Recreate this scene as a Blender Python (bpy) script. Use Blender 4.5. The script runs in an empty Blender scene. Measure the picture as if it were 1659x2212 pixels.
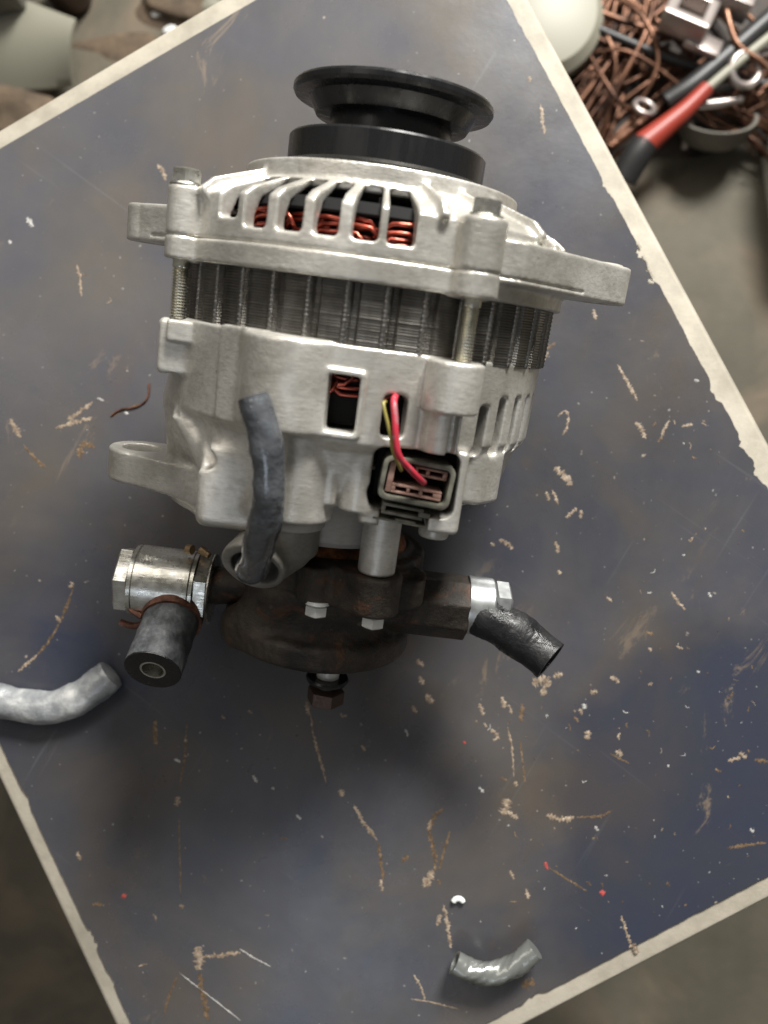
import bpy, bmesh, math, random
import numpy as np
import openvdb
from mathutils import Matrix, Vector
random.seed(4); rng = np.random.default_rng(7)
S = bpy.context.scene; COL = S.collection
MM = 0.001
# ------------------------------------------------------------------ camera, world, lamps, exposure
F, CX, CY, HCAM = 1714.0, 829.5, 1106.0, 327.0      # focal length and centre in photo pixels (1659 x 2212), camera height in mm
def unit(v): v = np.array(v, float); return v/np.linalg.norm(v)
UP = unit([-.058, .0303, 1]); WX = unit(np.array([1, 0, 0])-UP*UP[0]); WY = np.cross(UP, WX)
C2W = np.array([WX, WY, UP])
cam = bpy.data.cameras.new('camera'); camo = bpy.data.objects.new('camera', cam); COL.objects.link(camo)
m = Matrix(C2W.tolist()).to_4x4(); m.translation = Vector((0, 0, HCAM*MM)); camo.matrix_world = m
cam.sensor_fit = 'VERTICAL'; cam.sensor_height = 36; cam.lens = 36*F/2212
cam.clip_start = .01; cam.clip_end = 50
cam.dof.use_dof = True; cam.dof.focus_distance = .262; cam.dof.aperture_fstop = 8.5
S.camera = camo
w = bpy.data.worlds.new('World'); S.world = w; w.use_nodes = True
bg = w.node_tree.nodes['Background']; bg.inputs[0].default_value = (.93, .90, .84, 1); bg.inputs[1].default_value = .15
def area(name, loc, target, size, sizey, power, col):
    l = bpy.data.lights.new(name, 'AREA'); l.shape = 'RECTANGLE'; l.size = size; l.size_y = sizey
    l.energy = power; l.color = col
    o = bpy.data.objects.new(name, l); COL.objects.link(o); o.location = loc
    o.rotation_euler = (Vector(target)-Vector(loc)).to_track_quat('-Z', 'Y').to_euler(); return o
area('window_light', (.46, 1.17, .88), (0, .05, .03), .42, .36, 56, (1, .985, .94))
area('ceiling_light', (-.75, 1.2, 1.9), (0, 0, 0), 1.9, 1.0, 14, (1, .93, .84))
area('doorway_light', (-.24, -1.0, 1.55), (0, 0, 0), .5, .36, 1.7, (.78, .87, 1))
S.view_settings.view_transform = 'Standard'; S.view_settings.look = 'None'
S.view_settings.exposure = 0; S.view_settings.gamma = 1

def on_plane(px, py, z=0.):            # a point of the photograph carried down to height z (mm)
    v = C2W @ np.array([(px-CX)/F, (CY-py)/F, -1.]); t = (z-HCAM)/v[2]
    return np.array([v[0]*t, v[1]*t, z])
# alternator frame: y along the shaft (pulley end +), z up through the side that is seen
D = 274.
_d = unit([.108, .78, .2]); _xr = -.0195; _yr = (_d[2]-_xr*_d[0])/_d[1]
_foot = unit([_xr, _yr, -1])*D; _lz = -_foot/D; _lx = np.cross(_d, _lz)
L = np.array([_lx, _d, _lz])
RW = C2W @ L.T; TW = C2W @ _foot + [0, 0, HCAM]
MW = Matrix(RW.tolist()).to_4x4(); MW.translation = Vector(TW*MM)

# ------------------------------------------------------------------ materials
def mat(name, col, rough=.5, metal=0., spec=.5, coat=0.):
    m = bpy.data.materials.new(name); m.use_nodes = True
    b = m.node_tree.nodes['Principled BSDF']
    b.inputs['Base Color'].default_value = (*col, 1); b.inputs['Roughness'].default_value = rough
    b.inputs['Metallic'].default_value = metal; b.inputs['Specular IOR Level'].default_value = spec
    b.inputs['Coat Weight'].default_value = coat
    return m
def N(m, t, **kw):
    n = m.node_tree.nodes.new(t)
    for k, v in kw.items():
        if hasattr(n, k): setattr(n, k, v)
        else: n.inputs[k.replace('_', ' ')].default_value = v
    return n
def LK(m, a, b): m.node_tree.links.new(a, b)
def coords(m, scale=(1, 1, 1), rot=(0, 0, 0)):
    tc = N(m, 'ShaderNodeTexCoord'); mp = N(m, 'ShaderNodeMapping'); mp.inputs['Scale'].default_value = scale
    if any(rot):
        m0 = N(m, 'ShaderNodeMapping'); m0.inputs['Rotation'].default_value = rot
        LK(m, tc.outputs['Object'], m0.inputs[0]); LK(m, m0.outputs[0], mp.inputs[0])
    else: LK(m, tc.outputs['Object'], mp.inputs[0])
    return mp.outputs[0]
def noise(m, scale, detail=4, rough=.55, vec=None, dist=0.):
    n = N(m, 'ShaderNodeTexNoise'); n.inputs['Scale'].default_value = scale; n.inputs['Detail'].default_value = detail
    n.inputs['Roughness'].default_value = rough; n.inputs['Distortion'].default_value = dist
    LK(m, vec if vec is not None else coords(m), n.inputs['Vector']); return n.outputs[0]
def ramp(m, fac, stops):
    r = N(m, 'ShaderNodeValToRGB'); e = r.color_ramp.elements
    while len(e) < len(stops): e.new(.5)
    for k, (p, c) in enumerate(stops):
        e[k].position = p; e[k].color = (*c, 1) if len(c) == 3 else c
    LK(m, fac, r.inputs[0]); return r.outputs[0]
def mixc(m, fac, a, b, mode='MIX'):
    x = N(m, 'ShaderNodeMix'); x.data_type = 'RGBA'; x.blend_type = mode
    for val, i in ((fac, 0), (a, 6), (b, 7)):
        if isinstance(val, (int, float)): x.inputs[i].default_value = val
        elif isinstance(val, tuple): x.inputs[i].default_value = (*val, 1)
        else: LK(m, val, x.inputs[i])
    return x.outputs[2]
def setc(m, sock, name='Base Color'): LK(m, sock, m.node_tree.nodes['Principled BSDF'].inputs[name])
def bump(m, h, strength=.3, dist=.0005, prev=None):
    b = N(m, 'ShaderNodeBump'); b.inputs['Strength'].default_value = strength; b.inputs['Distance'].default_value = dist
    LK(m, h, b.inputs['Height'])
    if prev is not None: LK(m, prev, b.inputs['Normal'])
    LK(m, b.outputs[0], m.node_tree.nodes['Principled BSDF'].inputs['Normal']); return b.outputs[0]
def g3(v): return (v, v, v)

def cast_mat(name, lo, hi, metal=.35, rough=(.42, .62)):
    m = mat(name, hi, .5, metal, .45)
    fine = noise(m, 820, 4, .65, coords(m, (.32, 1, 1))); big = noise(m, 34, 5, .6)
    stain = ramp(m, noise(m, 62, 6, .7, dist=.4), [(.52, g3(0)), (.70, g3(1))])
    c = ramp(m, big, [(.3, lo), (.62, hi)])
    c = mixc(m, ramp(m, fine, [(.36, g3(.26)), (.52, g3(0))]), c, tuple(x*.80 for x in lo))
    c = mixc(m, N2mul(m, stain, .45), c, tuple(x*f for x, f in zip(lo, (.55, .50, .42))))
    spots = ramp(m, noise(m, 330, 2, .5), [(.775, g3(0)), (.80, g3(1))])
    c = mixc(m, N2mul(m, spots, .55), c, (.07, .06, .05))
    setc(m, c); setc(m, ramp(m, big, [(.35, g3(rough[0])), (.65, g3(rough[1]))]), 'Roughness')
    n1 = bump(m, noise(m, 900, 5, .7, coords(m, (.3, 1, 1))), .5, .0003); bump(m, noise(m, 180, 3), .25, .0007, n1)
    return m
def N2mul(m, s, f):
    x = N(m, 'ShaderNodeMath', operation='MULTIPLY'); LK(m, s, x.inputs[0]); x.inputs[1].default_value = f; return x.outputs[0]
M = {}
M['alu'] = cast_mat('cast_aluminium', (.43, .41, .36), (.76, .735, .68), .62, (.31, .45))
M['alu2'] = cast_mat('cast_aluminium_dull', (.40, .37, .32), (.55, .51, .45))
M['capgrey'] = cast_mat('grey_cap', (.34, .33, .30), (.48, .46, .43), .1)
M['boot'] = cast_mat('boot_grey', (.15, .14, .12), (.34, .325, .29), .35)
m = M['castiron'] = mat('oily_cast_iron', (.05, .04, .03), .5, .3)
c = ramp(m, noise(m, 48, 7, .72, dist=.4), [(.34, (.013, .010, .008)), (.5, (.038, .030, .023)), (.66, (.078, .061, .045))])
c = mixc(m, N2mul(m, ramp(m, noise(m, 85, 6, .75, dist=.5), [(.55, g3(0)), (.68, g3(1))]), .7), c, (.13, .052, .022))
c = mixc(m, N2mul(m, ramp(m, noise(m, 240, 3), [(.68, g3(0)), (.74, g3(1))]), .6), c, (.16, .14, .115))
setc(m, c); setc(m, ramp(m, noise(m, 60, 5), [(.3, g3(.3)), (.7, g3(.65))]), 'Roughness')
n1 = bump(m, noise(m, 520, 6, .75), .85, .0006); bump(m, noise(m, 110, 4, .6), .5, .0015, n1)
m = M['rust'] = mat('rusty_iron', (.2, .08, .03), .8, .1)
setc(m, ramp(m, noise(m, 160, 6, .7), [(.36, (.035, .022, .015)), (.48, (.16, .062, .02)), (.66, (.34, .14, .05))])); bump(m, noise(m, 700, 5, .7), .6, .0005)
m = M['black'] = mat('black_paint', (.010, .010, .011), .30, 0, .5)
setc(m, ramp(m, noise(m, 300, 5, .6, coords(m, (1, .15, 1))), [(.4, g3(.24)), (.65, g3(.38))]), 'Roughness'); bump(m, noise(m, 900, 3), .05, .0002)
m = M['steel'] = mat('laminated_steel', (.13, .12, .105), .36, .85)
setc(m, ramp(m, noise(m, 90, 5, .6, coords(m, (1, .3, 1))), [(.3, (.075, .068, .056)), (.55, (.19, .18, .165)), (.75, (.29, .28, .265))]))
setc(m, ramp(m, noise(m, 140, 4), [(.3, g3(.28)), (.7, g3(.5))]), 'Roughness')
m = M['weld'] = mat('weld_steel', (.23, .22, .205), .34, .9); bump(m, noise(m, 900, 3), .4, .0004)
m = M['zinc'] = mat('zinc_plate', (.70, .70, .66), .26, .95)
setc(m, ramp(m, noise(m, 130, 5, .6), [(.32, (.45, .44, .38)), (.55, (.72, .71, .66)), (.7, (.80, .80, .78))]))
setc(m, ramp(m, noise(m, 420, 4), [(.3, g3(.2)), (.7, g3(.4))]), 'Roughness'); bump(m, noise(m, 1100, 3, .6, coords(m, (.12, 1, 1))), .25, .0003)
m = M['yzinc'] = mat('yellow_zinc', (.62, .52, .30), .26, .95)
setc(m, ramp(m, noise(m, 260, 4), [(.35, (.58, .57, .52)), (.62, (.74, .71, .60))]))
m = M['copper'] = mat('enamelled_copper', (.36, .075, .045), .28, .75, coat=.3)
setc(m, ramp(m, noise(m, 120, 3), [(.35, (.17, .026, .018)), (.65, (.44, .085, .05))]))
M['dark'] = mat('dark_insulation', (.008, .008, .008), .75, 0, .25)
m = M['rubber'] = mat('worn_rubber', (.03, .031, .033), .55)
setc(m, ramp(m, noise(m, 210, 6, .7), [(.35, (.026, .027, .029)), (.55, (.075, .079, .084)), (.75, (.18, .175, .165))])); bump(m, noise(m, 600, 5, .7), .5, .0006)
m = M['tape'] = mat('black_tape', (.010, .010, .011), .3)
setc(m, ramp(m, noise(m, 160, 4), [(.35, g3(.2)), (.65, g3(.5))]), 'Roughness'); bump(m, noise(m, 240, 6, .7, dist=.6), .55, .0011)
m = M['sleeve'] = mat('grey_sleeve', (.10, .11, .125), .2, .3, .6, coat=.9)
setc(m, ramp(m, noise(m, 110, 5, .6), [(.35, (.058, .064, .074)), (.65, (.12, .128, .14))])); bump(m, noise(m, 105, 4, .55), .6, .0030)
m = M['sleeve2'] = mat('pale_sleeve', (.36, .38, .40), .36, .3)
setc(m, ramp(m, noise(m, 85, 5, .65), [(.35, (.21, .22, .235)), (.52, (.38, .395, .405)), (.68, (.66, .66, .65))])); bump(m, noise(m, 200, 4), .5, .001)
m = M['foil'] = mat('twisted_foil', (.27, .28, .265), .28, .55); bump(m, noise(m, 300, 4), .3, .0006)
m = M['plug'] = mat('khaki_plastic', (.13, .125, .095), .4); setc(m, ramp(m, noise(m, 200, 5), [(.35, (.06, .058, .045)), (.65, (.20, .195, .155))]))
m = M['pink'] = mat('brown_contact_plastic', (.30, .17, .13), .42); setc(m, ramp(m, noise(m, 230, 4), [(.35, (.20, .10, .075)), (.65, (.42, .27, .22))]))
m = M['red'] = mat('red_wire', (.50, .03, .05), .4); setc(m, ramp(m, noise(m, 240, 4), [(.52, (.50, .03, .055)), (.70, (.26, .17, .18))]))
M['yellow'] = mat('olive_wire', (.28, .24, .06), .45)
m = M['collar'] = mat('copper_collar', (.22, .10, .065), .42, .6)
setc(m, ramp(m, noise(m, 260, 5, .7), [(.35, (.06, .03, .022)), (.6, (.22, .10, .065)), (.75, (.42, .24, .17))])); bump(m, noise(m, 600, 4), .4, .0005)
M['brass'] = mat('grimy_brass', (.32, .22, .12), .45, .6)
m = M['brownnut'] = mat('brown_nut', (.085, .055, .043), .36, .5); bump(m, noise(m, 500, 4), .4, .0005)
m = M['whitezinc'] = mat('white_zinc', (.50, .525, .53), .34, .8); setc(m, ramp(m, noise(m, 210, 5), [(.35, (.36, .37, .37)), (.65, (.58, .60, .60))]))
M['palebolt'] = mat('pale_plated_bolt', (.72, .72, .68), .36, .15)
M['white'] = mat('white_plastic', (.72, .74, .72), .35)
# board
m = M['lam'] = mat('dark_laminate', (.03, .03, .034), .36, 0, .5)
dust = ramp(m, noise(m, 9, 6, .62, dist=.35), [(.32, g3(.06)), (.68, g3(1))])
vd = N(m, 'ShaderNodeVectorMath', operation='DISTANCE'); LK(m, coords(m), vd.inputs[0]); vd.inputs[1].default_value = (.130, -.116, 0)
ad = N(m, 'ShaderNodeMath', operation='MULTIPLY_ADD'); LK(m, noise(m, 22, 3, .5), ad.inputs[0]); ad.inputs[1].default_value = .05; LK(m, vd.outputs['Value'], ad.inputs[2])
refl_mask = ramp(m, ad.outputs[0], [(.100, g3(.22)), (.116, g3(1))])  # dark reflection of the person above the board, painted into the colour
def keep(s_):  # thins dust and brown inside the painted reflection
    x = N(m, 'ShaderNodeMath', operation='MULTIPLY'); LK(m, s_, x.inputs[0]); LK(m, refl_mask, x.inputs[1]); return x.outputs[0]
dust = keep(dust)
hue = noise(m, 13, 4, .55, coords(m, (1, 1, 1), (0, 0, 1)), .5)
c = ramp(m, hue, [(.34, (.029, .036, .062)), (.50, (.040, .042, .052)), (.66, (.066, .054, .044))])
c = mixc(m, N2mul(m, dust, .62), c, (.120, .108, .098))
brown = ramp(m, noise(m, 16, 7, .7, coords(m, (1, .45, 1), (0, 0, .35))), [(.56, g3(0)), (.74, g3(1))])
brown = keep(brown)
c = mixc(m, N2mul(m, brown, .45), c, (.100, .070, .044))
def streak(rot, sx, sy, lo, hi):
    return ramp(m, noise(m, 1, 3, .5, coords(m, (sx, sy, 1), (0, 0, rot)), .15), [(lo, g3(0)), (hi, g3(1))])
c = mixc(m, N2mul(m, streak(.55, 260, 9,   .69, .76), .22), c, (.17, .17, .19))
c = mixc(m, N2mul(m, streak(-.95, 330, 7, .70, .76), .20), c, (.16, .16, .18))
c = mixc(m, N2mul(m, streak(2.2, 420, 12, .71, .77), .18), c, (.19, .18, .17))
inv = N(m, 'ShaderNodeMath', operation='SUBTRACT'); inv.inputs[0].default_value = 1; LK(m, refl_mask, inv.inputs[1])
c = mixc(m, N2mul(m, inv.outputs[0], .55), c, (.030, .036, .058))  # navy tone of the painted reflection
scr = ramp(m, noise(m, 60, 7, .75, coords(m, (1, .4, 1), (0, 0, .5)), .8), [(.60, g3(0)), (.67, g3(1))])
gate = ramp(m, noise(m, 11, 3, .5), [(.5, g3(0)), (.62, g3(1))])
gx = N(m, 'ShaderNodeMath', operation='MULTIPLY'); LK(m, scr, gx.inputs[0]); LK(m, gate, gx.inputs[1])
c = mixc(m, N2mul(m, gx.outputs[0], .7), c, (.22, .165, .115))
speck = ramp(m, noise(m, 190, 2, .5), [(.745, g3(0)), (.78, g3(1))])
c = mixc(m, N2mul(m, speck, .8), c, (.34, .29, .24))
speck2 = ramp(m, noise(m, 520, 1, .5), [(.76, g3(0)), (.79, g3(1))])
c = mixc(m, N2mul(m, speck2, .6), c, (.36, .35, .34))
setc(m, c)
setc(m, ramp(m, noise(m, 14, 6, .65), [(.3, g3(.22)), (.7, g3(.38))]), 'Roughness')
n1 = bump(m, noise(m, 420, 5, .65), .10, .0003); bump(m, noise(m, 38, 3), .10, .0012, n1)
m = M['core'] = mat('pale_board_core', (.60, .52, .40), .7)
c = ramp(m, noise(m, 45, 6, .65), [(.32, (.30, .27, .215)), (.55, (.42, .38, .31)), (.75, (.49, .45, .375))])
c = mixc(m, N2mul(m, ramp(m, noise(m, 26, 3), [(.62, g3(0)), (.7, g3(1))]), .5), c, (.33, .32, .28))
setc(m, c); bump(m, noise(m, 700, 4), .25, .0004)
def resid(name, a, b, c):
    m = mat(name, b, .65); setc(m, ramp(m, noise(m, 480, 5, .7), [(.34, a), (.52, b), (.7, c)])); bump(m, noise(m, 900, 4), .5, .0004); return m
M['tan'] = resid('tan_residue', (.13, .09, .06), (.28, .215, .155), (.48, .39, .305))
M['brn'] = resid('brown_residue', (.055, .036, .022), (.135, .085, .045), (.30, .21, .13))
M['wht'] = resid('white_residue', (.26, .25, .24), (.42, .41, .39), (.60, .59, .57))
M['redr'] = resid('red_residue', (.32, .05, .04), (.46, .07, .06), (.5, .1, .08))
# floor
m = M['floor'] = mat('workshop_floor', (.2, .18, .14), .75)
c = ramp(m, noise(m, 6, 7, .65), [(.3, (.058, .052, .037)), (.55, (.097, .086, .062)), (.75, (.13, .116, .086))])
c = mixc(m, N2mul(m, ramp(m, noise(m, 17, 5, .7), [(.58, g3(0)), (.72, g3(1))]), .4), c, (.075, .06, .042))
c = mixc(m, N2mul(m, ramp(m, noise(m, 9, 4, .6, dist=.6), [(.5, g3(0)), (.66, g3(1))]), .6), c, (.19, .14, .095))
setc(m, c); bump(m, noise(m, 120, 5), .3, .001)
m = M['brcopper'] = mat('scrap_copper', (.34, .16, .09), .4, .7)
setc(m, ramp(m, noise(m, 40, 4), [(.34, (.045, .022, .014)), (.55, (.15, .072, .043)), (.74, (.34, .19, .125))]))
m = M['rag'] = mat('brown_debris', (.26, .14, .07), .85); setc(m, ramp(m, noise(m, 60, 6, .7), [(.3, (.05, .036, .024)), (.6, (.125, .088, .056)), (.75, (.19, .145, .10))])); bump(m, noise(m, 150, 5), .6, .002)
m = M['grime'] = mat('oily_grime', (.03, .022, .016), .7); setc(m, ramp(m, noise(m, 70, 5, .7), [(.35, (.012, .009, .007)), (.7, (.06, .04, .028))]))
M['cable'] = mat('black_cable', (.018, .018, .018), .45)
M['redsl'] = mat('red_heat_shrink', (.28, .034, .02), .45)
M['cream'] = mat('cream_plastic', (.27, .26, .205), .5)
M['clamp'] = mat('plated_clamp', (.42, .37, .345), .38, .8)
M['grey'] = mat('grey_part', (.16, .15, .13), .5, .4)
M['orange'] = mat('orange_print', (.62, .17, .03), .5)
M['carton'] = mat('white_carton', (.62, .60, .55), .7)

# ------------------------------------------------------------------ mesh helpers
class MB:
    def __init__(s): s.v = []; s.f = []; s.n = 0
    def add(s, v, f, R=None, t=None):
        v = np.asarray(v, float)
        if R is not None: v = v @ np.asarray(R).T
        if t is not None: v = v + np.asarray(t)
        s.v.append(v); s.f += [tuple(i+s.n for i in q) for q in f]; s.n += len(v); return s
    def data(s): return np.vstack(s.v), s.f
def finish(me, sharp=35):
    for p in me.polygons: p.use_smooth = True
    if sharp: me.set_sharp_from_angle(angle=math.radians(sharp))
def make(name, mb, mt, parent=None, world=False, sharp=35, bevel=0, mtx=None):
    v, f = mb.data() if isinstance(mb, MB) else mb
    me = bpy.data.meshes.new(name); me.from_pydata((np.asarray(v)*MM).tolist(), [], f); me.validate()
    bm = bmesh.new(); bm.from_mesh(me); bmesh.ops.recalc_face_normals(bm, faces=bm.faces)
    if bevel:
        es = [e for e in bm.edges if len(e.link_faces) == 2 and e.calc_face_angle(0) > .6]
        bmesh.ops.bevel(bm, geom=es, offset=bevel*MM, segments=2, affect='EDGES', profile=.5)
    bm.to_mesh(me); bm.free(); finish(me, sharp)
    me.materials.append(M[mt] if isinstance(mt, str) else mt)
    return link(name, me, parent, mtx)
def link(name, me, parent=None, mtx=None):
    o = bpy.data.objects.new(name, me); COL.objects.link(o)
    if parent is not None: o.parent = parent
    if mtx is not None: o.matrix_basis = mtx
    return o
def basis(d):
    d = unit(d); a = np.array([0, 0, 1.]) if abs(d[2]) < .9 else np.array([1., 0, 0])
    x = unit(np.cross(a, d)); y = np.cross(d, x); return x, y, d
def tube(path, r, seg=10, caps=True, lump=0, seed=0, r2=None, squash=1.):
    P = np.array(path, float); n = len(P); R = np.full(n, r, float) if np.isscalar(r) else np.array(r, float)
    T = np.gradient(P, axis=0); T /= np.linalg.norm(T, axis=1)[:, None]
    x, y, _ = basis(T[0]); V = []; rg = np.random.default_rng(seed)
    for k in range(n):
        x = unit(x-T[k]*np.dot(x, T[k])); y = np.cross(T[k], x)
        a = np.arange(seg)*2*np.pi/seg
        rr = R[k]*(1+(lump*rg.normal(size=seg) if lump else 0))
        V.append(P[k]+np.outer(np.cos(a)*rr, x)+np.outer(np.sin(a)*rr*squash, y))
    V = np.vstack(V)
    f = [(k*seg+i, k*seg+(i+1) % seg, (k+1)*seg+(i+1) % seg, (k+1)*seg+i) for k in range(n-1) for i in range(seg)]
    if caps: f += [tuple(range(seg))[::-1], tuple((n-1)*seg+i for i in range(seg))]
    return V, f
def spline(pts, n=30):
    P = np.array(pts, float); m_ = len(P); out = []
    E = np.vstack([2*P[0]-P[1], P, 2*P[-1]-P[-2]])
    for t in np.linspace(0, m_-1, n):
        i = min(int(t), m_-2); u = t-i; a, b, c_, d = E[i], E[i+1], E[i+2], E[i+3]
        out.append(.5*((2*b)+(c_-a)*u+(2*a-5*b+4*c_-d)*u*u+(3*b-a-3*c_+d)*u**3))
    return np.array(out)
def hose(path, r, ri, depth=.8, seg=24, **k):       # a tube with a hollow mouth at its far end
    V, f = tube(path, r, seg, caps=False, **k); n = len(path); P = np.array(path, float)
    base = (n-1)*seg; t = unit(P[-1]-P[-2]); c = P[-1]
    rim = V[base:]; sc = ri/np.mean(np.linalg.norm(rim-c, axis=1))
    i1 = c+(rim-c)*sc; i2 = i1-t*depth; nv = len(V)
    V = np.vstack([V, i1, i2])
    for a, b in ((base, nv), (nv, nv+seg)):
        f += [(a+i, a+(i+1) % seg, b+(i+1) % seg, b+i) for i in range(seg)]
    f += [tuple(nv+seg+i for i in range(seg)), tuple(range(seg))[::-1]]
    return V, f
def lathe(prof, seg=64, axis='y', closed=False):
    a = np.arange(seg)*2*np.pi/seg; n = len(prof); V = []
    for r, h in prof:
        c, s = np.cos(a)*r, np.sin(a)*r; hh = np.full(seg, h)
        V.append(np.stack([s, hh, c], 1) if axis == 'y' else np.stack([hh, s, c], 1) if axis == 'x' else np.stack([c, s, hh], 1))
    f = [(k*seg+i, k*seg+(i+1) % seg, (k+1)*seg+(i+1) % seg, (k+1)*seg+i) for k in range(n-1) for i in range(seg)]
    if closed: f += [((n-1)*seg+i, (n-1)*seg+(i+1) % seg, (i+1) % seg, i) for i in range(seg)]
    else: f += [tuple(range(seg)), tuple((n-1)*seg+i for i in range(seg))]
    return np.vstack(V), f
def hexprism(af, h0, h1, axis='y', ch=.5, ph=0):
    r = af/math.sqrt(3); V = []; rows = ((h0, r-ch), (h0+ch*.6, r), (h1-ch*.6, r), (h1, r-ch))
    for h, rr in rows:
        for k in range(6):
            a = ph+k*math.pi/3; c, s = math.cos(a)*rr, math.sin(a)*rr
            V.append((s, h, c) if axis == 'y' else (h, s, c) if axis == 'x' else (c, s, h))
    f = [(k*6+i, k*6+(i+1) % 6, (k+1)*6+(i+1) % 6, (k+1)*6+i) for k in range(3) for i in range(6)]
    f += [tuple(range(6)), tuple(18+i for i in range(6))]; return V, f
def boxm(lo, hi):
    (a, b, c), (d, e, g) = lo, hi
    V = [(a, b, c), (d, b, c), (d, e, c), (a, e, c), (a, b, g), (d, b, g), (d, e, g), (a, e, g)]
    return V, [(0, 3, 2, 1), (4, 5, 6, 7), (0, 1, 5, 4), (1, 2, 6, 5), (2, 3, 7, 6), (3, 0, 4, 7)]
def ring_frame(outer, inner, z0, z1):               # closed frame between two loops of (x, y)
    n = len(outer); V = [(x, y, z) for z in (z0, z1) for lp in (outer, inner) for x, y in lp]
    f = []
    for i in range(n):
        j = (i+1) % n
        f += [(i, j, n+j, n+i), (2*n+i, 3*n+i, 3*n+j, 2*n+j), (i, 2*n+i, 2*n+j, j), (n+i, n+j, 3*n+j, 3*n+i)]
    return V, f
def rrect(x0, y0, x1, y1, r, n=4, tilt=0.):
    P = []
    for cx, cy, a0 in ((x1-r, y1-r, 0), (x0+r, y1-r, 90), (x0+r, y0+r, 180), (x1-r, y0+r, 270)):
        for k in range(n+1):
            a = math.radians(a0+90*k/n); P.append((cx+r*math.cos(a), cy+r*math.sin(a)))
    mx, my = (x0+x1)/2, (y0+y1)/2; c, s = math.cos(tilt), math.sin(tilt)
    return [(mx+(x-mx)*c-(y-my)*s, my+(x-mx)*s+(y-my)*c) for x, y in P]

# ------------------------------------------------------------------ castings: distance field -> surface
class Vol:
    def __init__(s, lo, hi, h):
        s.h = h; s.lo = np.array(lo, float); n = np.ceil((np.array(hi)-s.lo)/h).astype(int)
        s.x = (lo[0]+h*np.arange(n[0]))[:, None, None].astype(np.float32)
        s.y = (lo[1]+h*np.arange(n[1]))[None, :, None].astype(np.float32)
        s.z = (lo[2]+h*np.arange(n[2]))[None, None, :].astype(np.float32)
        s.R = np.sqrt(s.x**2+s.z**2); s.T = np.degrees(np.arctan2(s.x, s.z)); s.d = np.full(n, 9., np.float32)
    def add(s, b, k=.8):
        a = s.d; h = np.clip(.5+.5*(a-b)/k, 0, 1); s.d = (a*(1-h)+b*h-k*h*(1-h)).astype(np.float32)
    def cut(s, b, k=.5):
        a = s.d; b = -b; h = np.clip(.5-.5*(a-b)/k, 0, 1); s.d = (a*(1-h)+b*h+k*h*(1-h)).astype(np.float32)
    def ext(s, d2, y0, y1, r=.6):
        q0 = d2+r; q1 = np.abs(s.y-(y0+y1)/2)-(y1-y0)/2+r
        return np.minimum(np.maximum(q0, q1), 0)+np.sqrt(np.maximum(q0, 0)**2+np.maximum(q1, 0)**2)-r
    def circ(s, cx, cz, r): return np.sqrt((s.x-cx)**2+(s.z-cz)**2)-r
    def caps(s, ax, az, bx, bz, r0, r1):            # tapered arm in the plane across the shaft
        px, pz = s.x-ax, s.z-az; bx, bz = bx-ax, bz-az
        t = np.clip((px*bx+pz*bz)/(bx*bx+bz*bz), 0, 1)
        return np.sqrt((px-bx*t)**2+(pz-bz*t)**2)-(r0+(r1-r0)*t)
    def cap3(s, a, b, r0, r1=None):
        r1 = r0 if r1 is None else r1
        a = np.array(a, float); b = np.array(b, float)-a; p = (s.x-a[0], s.y-a[1], s.z-a[2])
        t = np.clip((p[0]*b[0]+p[1]*b[1]+p[2]*b[2])/float(b@b), 0, 1)
        return np.sqrt((p[0]-b[0]*t)**2+(p[1]-b[1]*t)**2+(p[2]-b[2]*t)**2)-(r0+(r1-r0)*t)
    def box2(s, x0, z0, x1, z1, r=.5, rot=0.):
        px, pz = s.x-(x0+x1)/2, s.z-(z0+z1)/2
        if rot: c, q = math.cos(rot), math.sin(rot); px, pz = px*c+pz*q, -px*q+pz*c
        qx, qz = np.abs(px)-(x1-x0)/2+r, np.abs(pz)-(z1-z0)/2+r
        return np.minimum(np.maximum(qx, qz), 0)+np.sqrt(np.maximum(qx, 0)**2+np.maximum(qz, 0)**2)-r
    def box(s, x0, y0, z0, x1, y1, z1, r=.8):
        q = [np.abs(s.x-(x0+x1)/2)-(x1-x0)/2+r, np.abs(s.y-(y0+y1)/2)-(y1-y0)/2+r, np.abs(s.z-(z0+z1)/2)-(z1-z0)/2+r]
        return np.minimum(np.maximum(np.maximum(q[0], q[1]), q[2]), 0)+np.sqrt(sum(np.maximum(k, 0)**2 for k in q))-r
    def rev(s, poly, R=None):                       # solid of revolution of an (r, y) polygon
        R = s.R if R is None else R
        st = .3; rr = np.arange(0, float(R.max())+1, st); y = s.y[0, :, 0].astype(float)
        A, B = np.meshgrid(y, rr, indexing='ij'); d = np.full(A.shape, 1e9); sg = np.ones(A.shape)
        n = len(poly)
        for i in range(n):
            (x1, y1), (x0, y0) = poly[i], poly[i-1]; ex, ey = x0-x1, y0-y1; wx, wy = B-x1, A-y1
            t = np.clip((wx*ex+wy*ey)/(ex*ex+ey*ey), 0, 1); d = np.minimum(d, (wx-ex*t)**2+(wy-ey*t)**2)
            c1, c2, c3 = A >= y1, A < y0, ex*wy > ey*wx
            sg = np.where((c1 & c2 & c3) | (~c1 & ~c2 & ~c3), -sg, sg)
        Tb = (np.sqrt(d)*sg).astype(np.float32)
        q = R[:, 0, :]/st; i = q.astype(int); fr = (q-i).astype(np.float32)
        return np.moveaxis(Tb[:, i]*(1-fr)+Tb[:, i+1]*fr, 0, 1)
    def wedge(s, t0, t1, inner=0):                  # angular sector, as a distance along the arc
        tc = (t0+t1)/2; dt = (s.T-tc+180) % 360-180
        return np.abs(dt)*np.float32(math.pi/180)*s.R-(t1-t0)/2*math.pi/180*s.R
    def slot(s, t0, t1, y0, y1, r0=40, r=.9): return np.maximum(s.ext(s.wedge(t0, t1), y0, y1, r), r0-s.R)
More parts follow.
